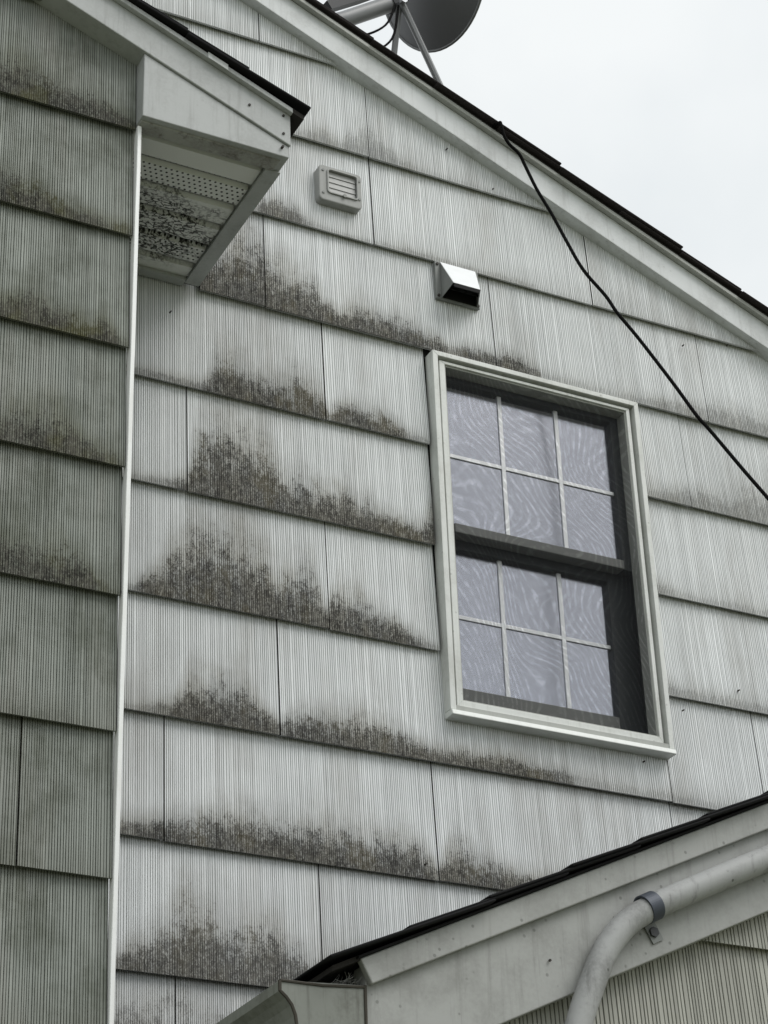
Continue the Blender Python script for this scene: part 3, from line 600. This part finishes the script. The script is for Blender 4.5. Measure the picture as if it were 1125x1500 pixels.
for _ in range(26):
    a = (rng.uniform(1.285, 1.345), AY+rng.uniform(-0.005, 0.03), rng.uniform(2.507, 2.516)); b = (rng.uniform(1.315, 1.35), AY+rng.uniform(-0.005, 0.03), rng.uniform(2.515, 2.535))
    mid = [(p+q)/2 for p, q in zip(a, b)]; mid[2] -= 0.004
    web.tube([a, mid, b], 0.0004, 3, False)
wo = web.build("cobweb", MAT['web']); wo["kind"] = "stuff"; wo["label"] = "grey cobweb threads in the gap above the gutter"; wo["category"] = "cobweb"

# conduit and strap
con = thing("conduit", (1.665, -1.05, 0), "grey plastic conduit bending up along the addition's rake board", "conduit")
CY = AY-0.021
cpts = [(1.648, CY-0.004, 0.3), (1.650, CY-0.004, 1.6), (1.655, CY-0.004, 2.30), (1.672, CY-0.004, 2.43), (1.691, CY-0.003, 2.490), (1.722, CY-0.002, 2.556), (1.750, CY, 2.606), (1.790, CY, 2.651), (1.836, CY, 2.682), (1.925, CY, 2.726), (2.084, CY, 2.801), (2.55, CY, 3.016), (2.9, CY, 3.178)]
con_o = MB().tube(smooth_path(cpts, 8), 0.0205, 20).build("pipe", MAT['conduit'], con, smooth=True)
st = thing("conduit_strap", (1.84, -1.04, 2.66), "dark steel strap with screwed tab holding the grey conduit", "strap")
A = Vector((1.8365, CY, 2.684)); T = Vector((0.089, 0, 0.044)).normalized(); Nn = Vector((-T.z, 0, T.x))
sb = MB(); vs = []; K = 28
for i in range(K+1):
    a = math.radians(-25 + 235*i/K - 10)
    for w in (-0.012, 0.012):
        for rr in (0.0200, 0.0232):
            d = Nn*math.cos(a)*rr + Vector((0, -1, 0))*math.sin(a)*rr
            vs.append(A + T*w + d)
fs = []
for i in range(K):
    a, b = 4*i, 4*i+4
    fs += [(a, b, b+1, a+1), (a+2, a+3, b+3, b+2), (a, a+2, b+2, b), (a+1, b+1, b+3, a+3)]
fs += [(0, 1, 3, 2), (4*K, 4*K+2, 4*K+3, 4*K+1)]
sb.add(vs, fs); sb.build("band", MAT['strap'], st)
c0 = A - Nn*0.0195 ; tb = MB()
def tabv(t, nn, y): q = A + T*t - Nn*nn; return (q.x, y, q.z)
tb.add([tabv(t, nn, y) for y in (AY-0.001, AY-0.0035) for t, nn in ((-0.011, 0.018), (0.011, 0.018), (0.012, 0.052), (-0.010, 0.052))], [(0,1,2,3),(7,6,5,4),(0,4,5,1),(1,5,6,2),(2,6,7,3),(3,7,4,0)])
tb.build("tab", MAT['galv_side'], st)
q = A - Nn*0.036
MB().tube([(q.x, AY-0.003, q.z), (q.x, AY-0.0075, q.z)], 0.0085, 6).build("screw", MAT['dark_metal'], st)

# ================================================================== things on the main wall
# louvred vent
lv = thing("louvered_vent", (1.845, -0.01, 4.76), "grey square louvred vent cover screwed to the siding", "vent")
def rrect(x0, x1, z0, z1, r, bow=0.0, n=4):
    out = []
    for cx, cz, a0 in ((x1-r, z0+r, -90), (x1-r, z1-r, 0), (x0+r, z1-r, 90), (x0+r, z0+r, 180)):
        for i in range(n+1):
            a = math.radians(a0+90*i/n); out.append((cx+r*math.cos(a), cz+r*math.sin(a)))
    return [(x, z - (bow*(1-((x-(x0+x1)/2)/((x1-x0)/2))**2) if z < (z0+z1)/2 else 0)) for x, z in out]
def frame_mesh(o, i, y0, y1, yi):
    n = len(o); v = [(x, y1, z) for x, z in o] + [(x, y0, z) for x, z in o] + [(x, y0, z) for x, z in i] + [(x, yi, z) for x, z in i]
    return MB().add(v, [(k*n+a, k*n+(a+1) % n, (k+1)*n+(a+1) % n, (k+1)*n+a) for k in range(3) for a in range(n)])
VX0, VX1, VZ0, VZ1 = 1.798, 1.913, 4.793, 4.891
o_ = rrect(VX0, VX1, VZ0-0.006, VZ1, 0.010, 0.004); i_ = rrect(VX0+0.025, VX1-0.014, VZ0+0.020, VZ1-0.012, 0.006, 0.001)
frame_mesh(o_, i_, -0.019, 0.010, -0.006).build("frame", MAT['vent'], lv, bevel=0.003)
ib = rrect(VX0+0.021, VX1-0.010, VZ0+0.016, VZ1-0.008, 0.008, 0.001)
frame_mesh(ib, i_, -0.0225, -0.0185, -0.015).build("inner_rim", MAT['vent'], lv, bevel=0.0008)
MB().box(VX0+0.02, VX1-0.01, -0.004, -0.002, VZ0+0.012, VZ1-0.006).build("back_plate", MAT['galv_side'], lv)
h = (VZ1-0.0125-(VZ0+0.0205))/4
for i in range(4):
    z0 = VZ0+0.0205+h*i
    vs = [(VX0+0.0262, -0.0155, z0+.0006), (VX1-0.0152, -0.0155, z0+.0006), (VX1-0.0152, -0.0135, z0+h+.0004), (VX0+0.0262, -0.0135, z0+h+.0004)]
    MB().add(vs + [(x, y+0.0016, z+0.0003) for x, y, z in vs], [(0,1,2,3),(7,6,5,4),(0,4,5,1),(2,6,7,3),(1,5,6,2),(3,7,4,0)]).build("louver", MAT['louver'], lv)
for x, z in ((VX0+0.011, VZ0+0.014), (VX0+0.011, VZ1-0.016), (VX1-0.0065, VZ0+0.022), (VX1-0.0065, VZ1-0.02)):
    MB().tube([(x, -0.0185, z), (x, -0.0210, z)], 0.0035, 8).build("screw", MAT['galv_side'], lv)
MB().tube([(VX0+0.066, -0.022, VZ0+0.017), (VX0+0.066, -0.026, VZ0+0.0165)], 0.0045, 8).build("latch", MAT['vent'], lv)

# exhaust hood
hd = thing("exhaust_hood", (2.177, -0.02, 4.60), "small galvanised exhaust hood with open dark underside above the window", "vent hood")
MB().box(2.116, 2.237, -0.0035, 0.006, 4.597, 4.707).build("flange", MAT['galv_side'], hd, bevel=0.0015)
T0, T1, L0, L1 = (2.131, -0.0036, 4.706), (2.229, -0.0036, 4.706), (2.133, -0.060, 4.6085), (2.206, -0.060, 4.6085)
B0, B1 = (2.131, -0.0036, 4.600), (2.229, -0.0036, 4.600)
def sheet(name, quad, mat, t=0.0012):
    a, b, c = (Vector(q) for q in quad[:3]); nn = (b-a).cross(c-a).normalized()*t; k = len(quad)
    vs = [Vector(q) for q in quad] + [Vector(q)+nn for q in quad]
    return MB().add(vs, [tuple(range(k-1, -1, -1)), tuple(range(k, 2*k))] + [(i, (i+1) % k, (i+1) % k+k, i+k) for i in range(k)]).build(name, mat, hd)
sheet("top_panel", [T0, L0, L1, T1], MAT['galv']); sheet("side_panel", [T0, B0, L0], MAT['galv_side']); sheet("side_panel", [T1, L1, B1], MAT['galv_side'])
MB().box(2.1335, 2.2265, -0.0046, -0.0037, 4.6012, 4.70).build("dark_back_plate", MAT['hollow'], hd)  # black plate added so the hood's hollow looks dark
MB().box(2.134, 2.205, -0.061, -0.0585, 4.598, 4.6078).build("front_lip", MAT['hollow'], hd)
sheet("damper_flap", [(2.134, -0.0050, 4.700), (2.226, -0.0050, 4.700), (2.218, -0.030, 4.612), (2.134, -0.030, 4.612)], MAT['hollow'])
for x, z in ((2.1225, 4.699), (2.1225, 4.605), (2.232, 4.604)): MB().tube([(x, -0.003, z), (x, -0.0065, z)], 0.0038, 8).build("screw", MAT['nail'], hd)

# cable dropping from the roof edge
CAB = [(2.275, 0.120, 5.202), (2.291, -0.050, 5.159), (2.295, -0.070, 5.147), (2.301, -0.070, 5.115), (2.316, -0.068, 5.092), (2.346, -0.066, 5.070), (2.363, -0.065, 5.035), (2.389, -0.070, 4.965), (2.419, -0.080, 4.894), (2.444, -0.100, 4.800), (2.472, -0.120, 4.708), (2.513, -0.145, 4.626), (2.528, -0.165, 4.567), (2.563, -0.190, 4.489), (2.613, -0.240, 4.343), (2.641, -0.280, 4.235), (2.659, -0.300, 4.187), (2.695, -0.360, 4.053), (2.720, -0.400, 3.965), (2.849, -0.596, 3.524), (3.055, -0.910, 2.818)]
co = MB().tube(smooth_path(CAB, 5), 0.0044, 8).build("cable", MAT['cable'], None, smooth=True)
tag(co, "black service cable sagging from the roof edge across the siding", "cable")

# satellite dish on the roof
dish = thing("satellite_dish", (2.2, 0.3, 5.22), "dark grey satellite dish on a braced pipe mast on the roof", "satellite dish")
H = Vector((2.216, 0.30, 5.845))
MB().tube([(1.66, 0.30, 5.445), (2.044-.002, 0.30, 5.712), (2.216, 0.30, 5.848), (2.262, 0.30, 5.93), (2.275, 0.30, 6.06)], 0.024, 16).build("mast", MAT['dish_pipe'], dish, smooth=True)
MB().tube([(2.185, 0.30, 5.822), (2.203, 0.30, 5.836)], 0.027, 16).build("clamp", MAT['dark_metal'], dish)
MB().tube([(2.213, 0.272, 5.815), (2.50, 0.272, 5.125)], 0.0095, 8).build("strut", MAT['dish_pipe'], dish)
MB().tube([(2.210, 0.285, 5.812), (2.196, 0.42, 5.245)], 0.0095, 8).build("strut", MAT['dish_pipe'], dish)
MB().tube([(2.207, 0.262, 5.808), (2.207, 0.245, 5.806)], 0.010, 6).build("bolt", MAT['screw'], dish)
MB().box(1.61, 1.72, 0.24, 0.36, 5.44, 5.452).rot(Matrix.Translation((1.665, .3, 5.445)) @ Matrix.Rotation(math.atan(0.4365), 4, 'Y') @ Matrix.Translation((-1.665, -.3, -5.445))).build("foot_plate", MAT['dish_pipe'], dish)
MB().box(2.47, 2.53, 0.25, 0.30, 5.108, 5.120).rot(Matrix.Translation((2.5, .27, 5.11)) @ Matrix.Rotation(math.atan(0.4365), 4, 'Y') @ Matrix.Translation((-2.5, -.27, -5.11))).build("foot_plate", MAT['dish_pipe'], dish)
nrm = (FWD*0.67 + R0*0.74).normalized(); DC = Vector((2.361, 0.35, 6.073))
e1 = nrm.cross(Vector((0, 0, 1))).normalized(); e2 = e1.cross(nrm)
dm = MB(); NR, NA = 8, 48; vs = []
for side, off in ((0, 0.0), (1, 0.003)):
    for r in range(NR+1):
        for a in range(NA):
            rr = 0.235*(r+0.02)/(NR+0.02); t = 2*math.pi*a/NA
            vs.append(DC + e1*math.cos(t)*rr*0.94 + e2*math.sin(t)*rr*1.04 + nrm*(0.055*(rr/0.235)**2 - 0.055 + off))
fs = []
for side in (0, 1):
    o = side*(NR+1)*NA
    for r in range(NR):
        for a in range(NA): fs.append((o+r*NA+a, o+r*NA+(a+1) % NA, o+(r+1)*NA+(a+1) % NA, o+(r+1)*NA+a))
dm.add(vs, fs); dm.build("reflector", MAT['dish'], dish, smooth=True)
rim_pts = [DC + e1*math.cos(2*math.pi*a/60)*0.235*0.94 + e2*math.sin(2*math.pi*a/60)*0.235*1.04 for a in range(61)]
MB().tube(rim_pts, 0.0045, 6, False).build("rim", MAT['dish_pipe'], dish, smooth=True)
MB().tube([DC - nrm*0.052, (2.275, 0.30, 6.03)], 0.03, 10).build("bracket", MAT['dark_metal'], dish)
MB().tube([(2.02, 0.36, 5.80), (2.12, 0.36, 5.875), (2.26, 0.33, 5.97)], 0.020, 4).build("feed_arm", MAT['dark_metal'], dish)
MB().tube(smooth_path([(2.19, 0.27, 5.80), (2.15, 0.26, 5.70), (2.07, 0.26, 5.63), (1.98, 0.26, 5.60), (1.95, 0.28, 5.36)], 6), 0.0035, 6).build("coax_lead", MAT['cable'], dish)
MB().tube(smooth_path([(2.20, 0.27, 5.80), (2.17, 0.26, 5.66), (2.10, 0.26, 5.58), (2.03, 0.26, 5.54), (2.01, 0.28, 5.33)], 6), 0.0035, 6).build("coax_lead", MAT['cable'], dish)
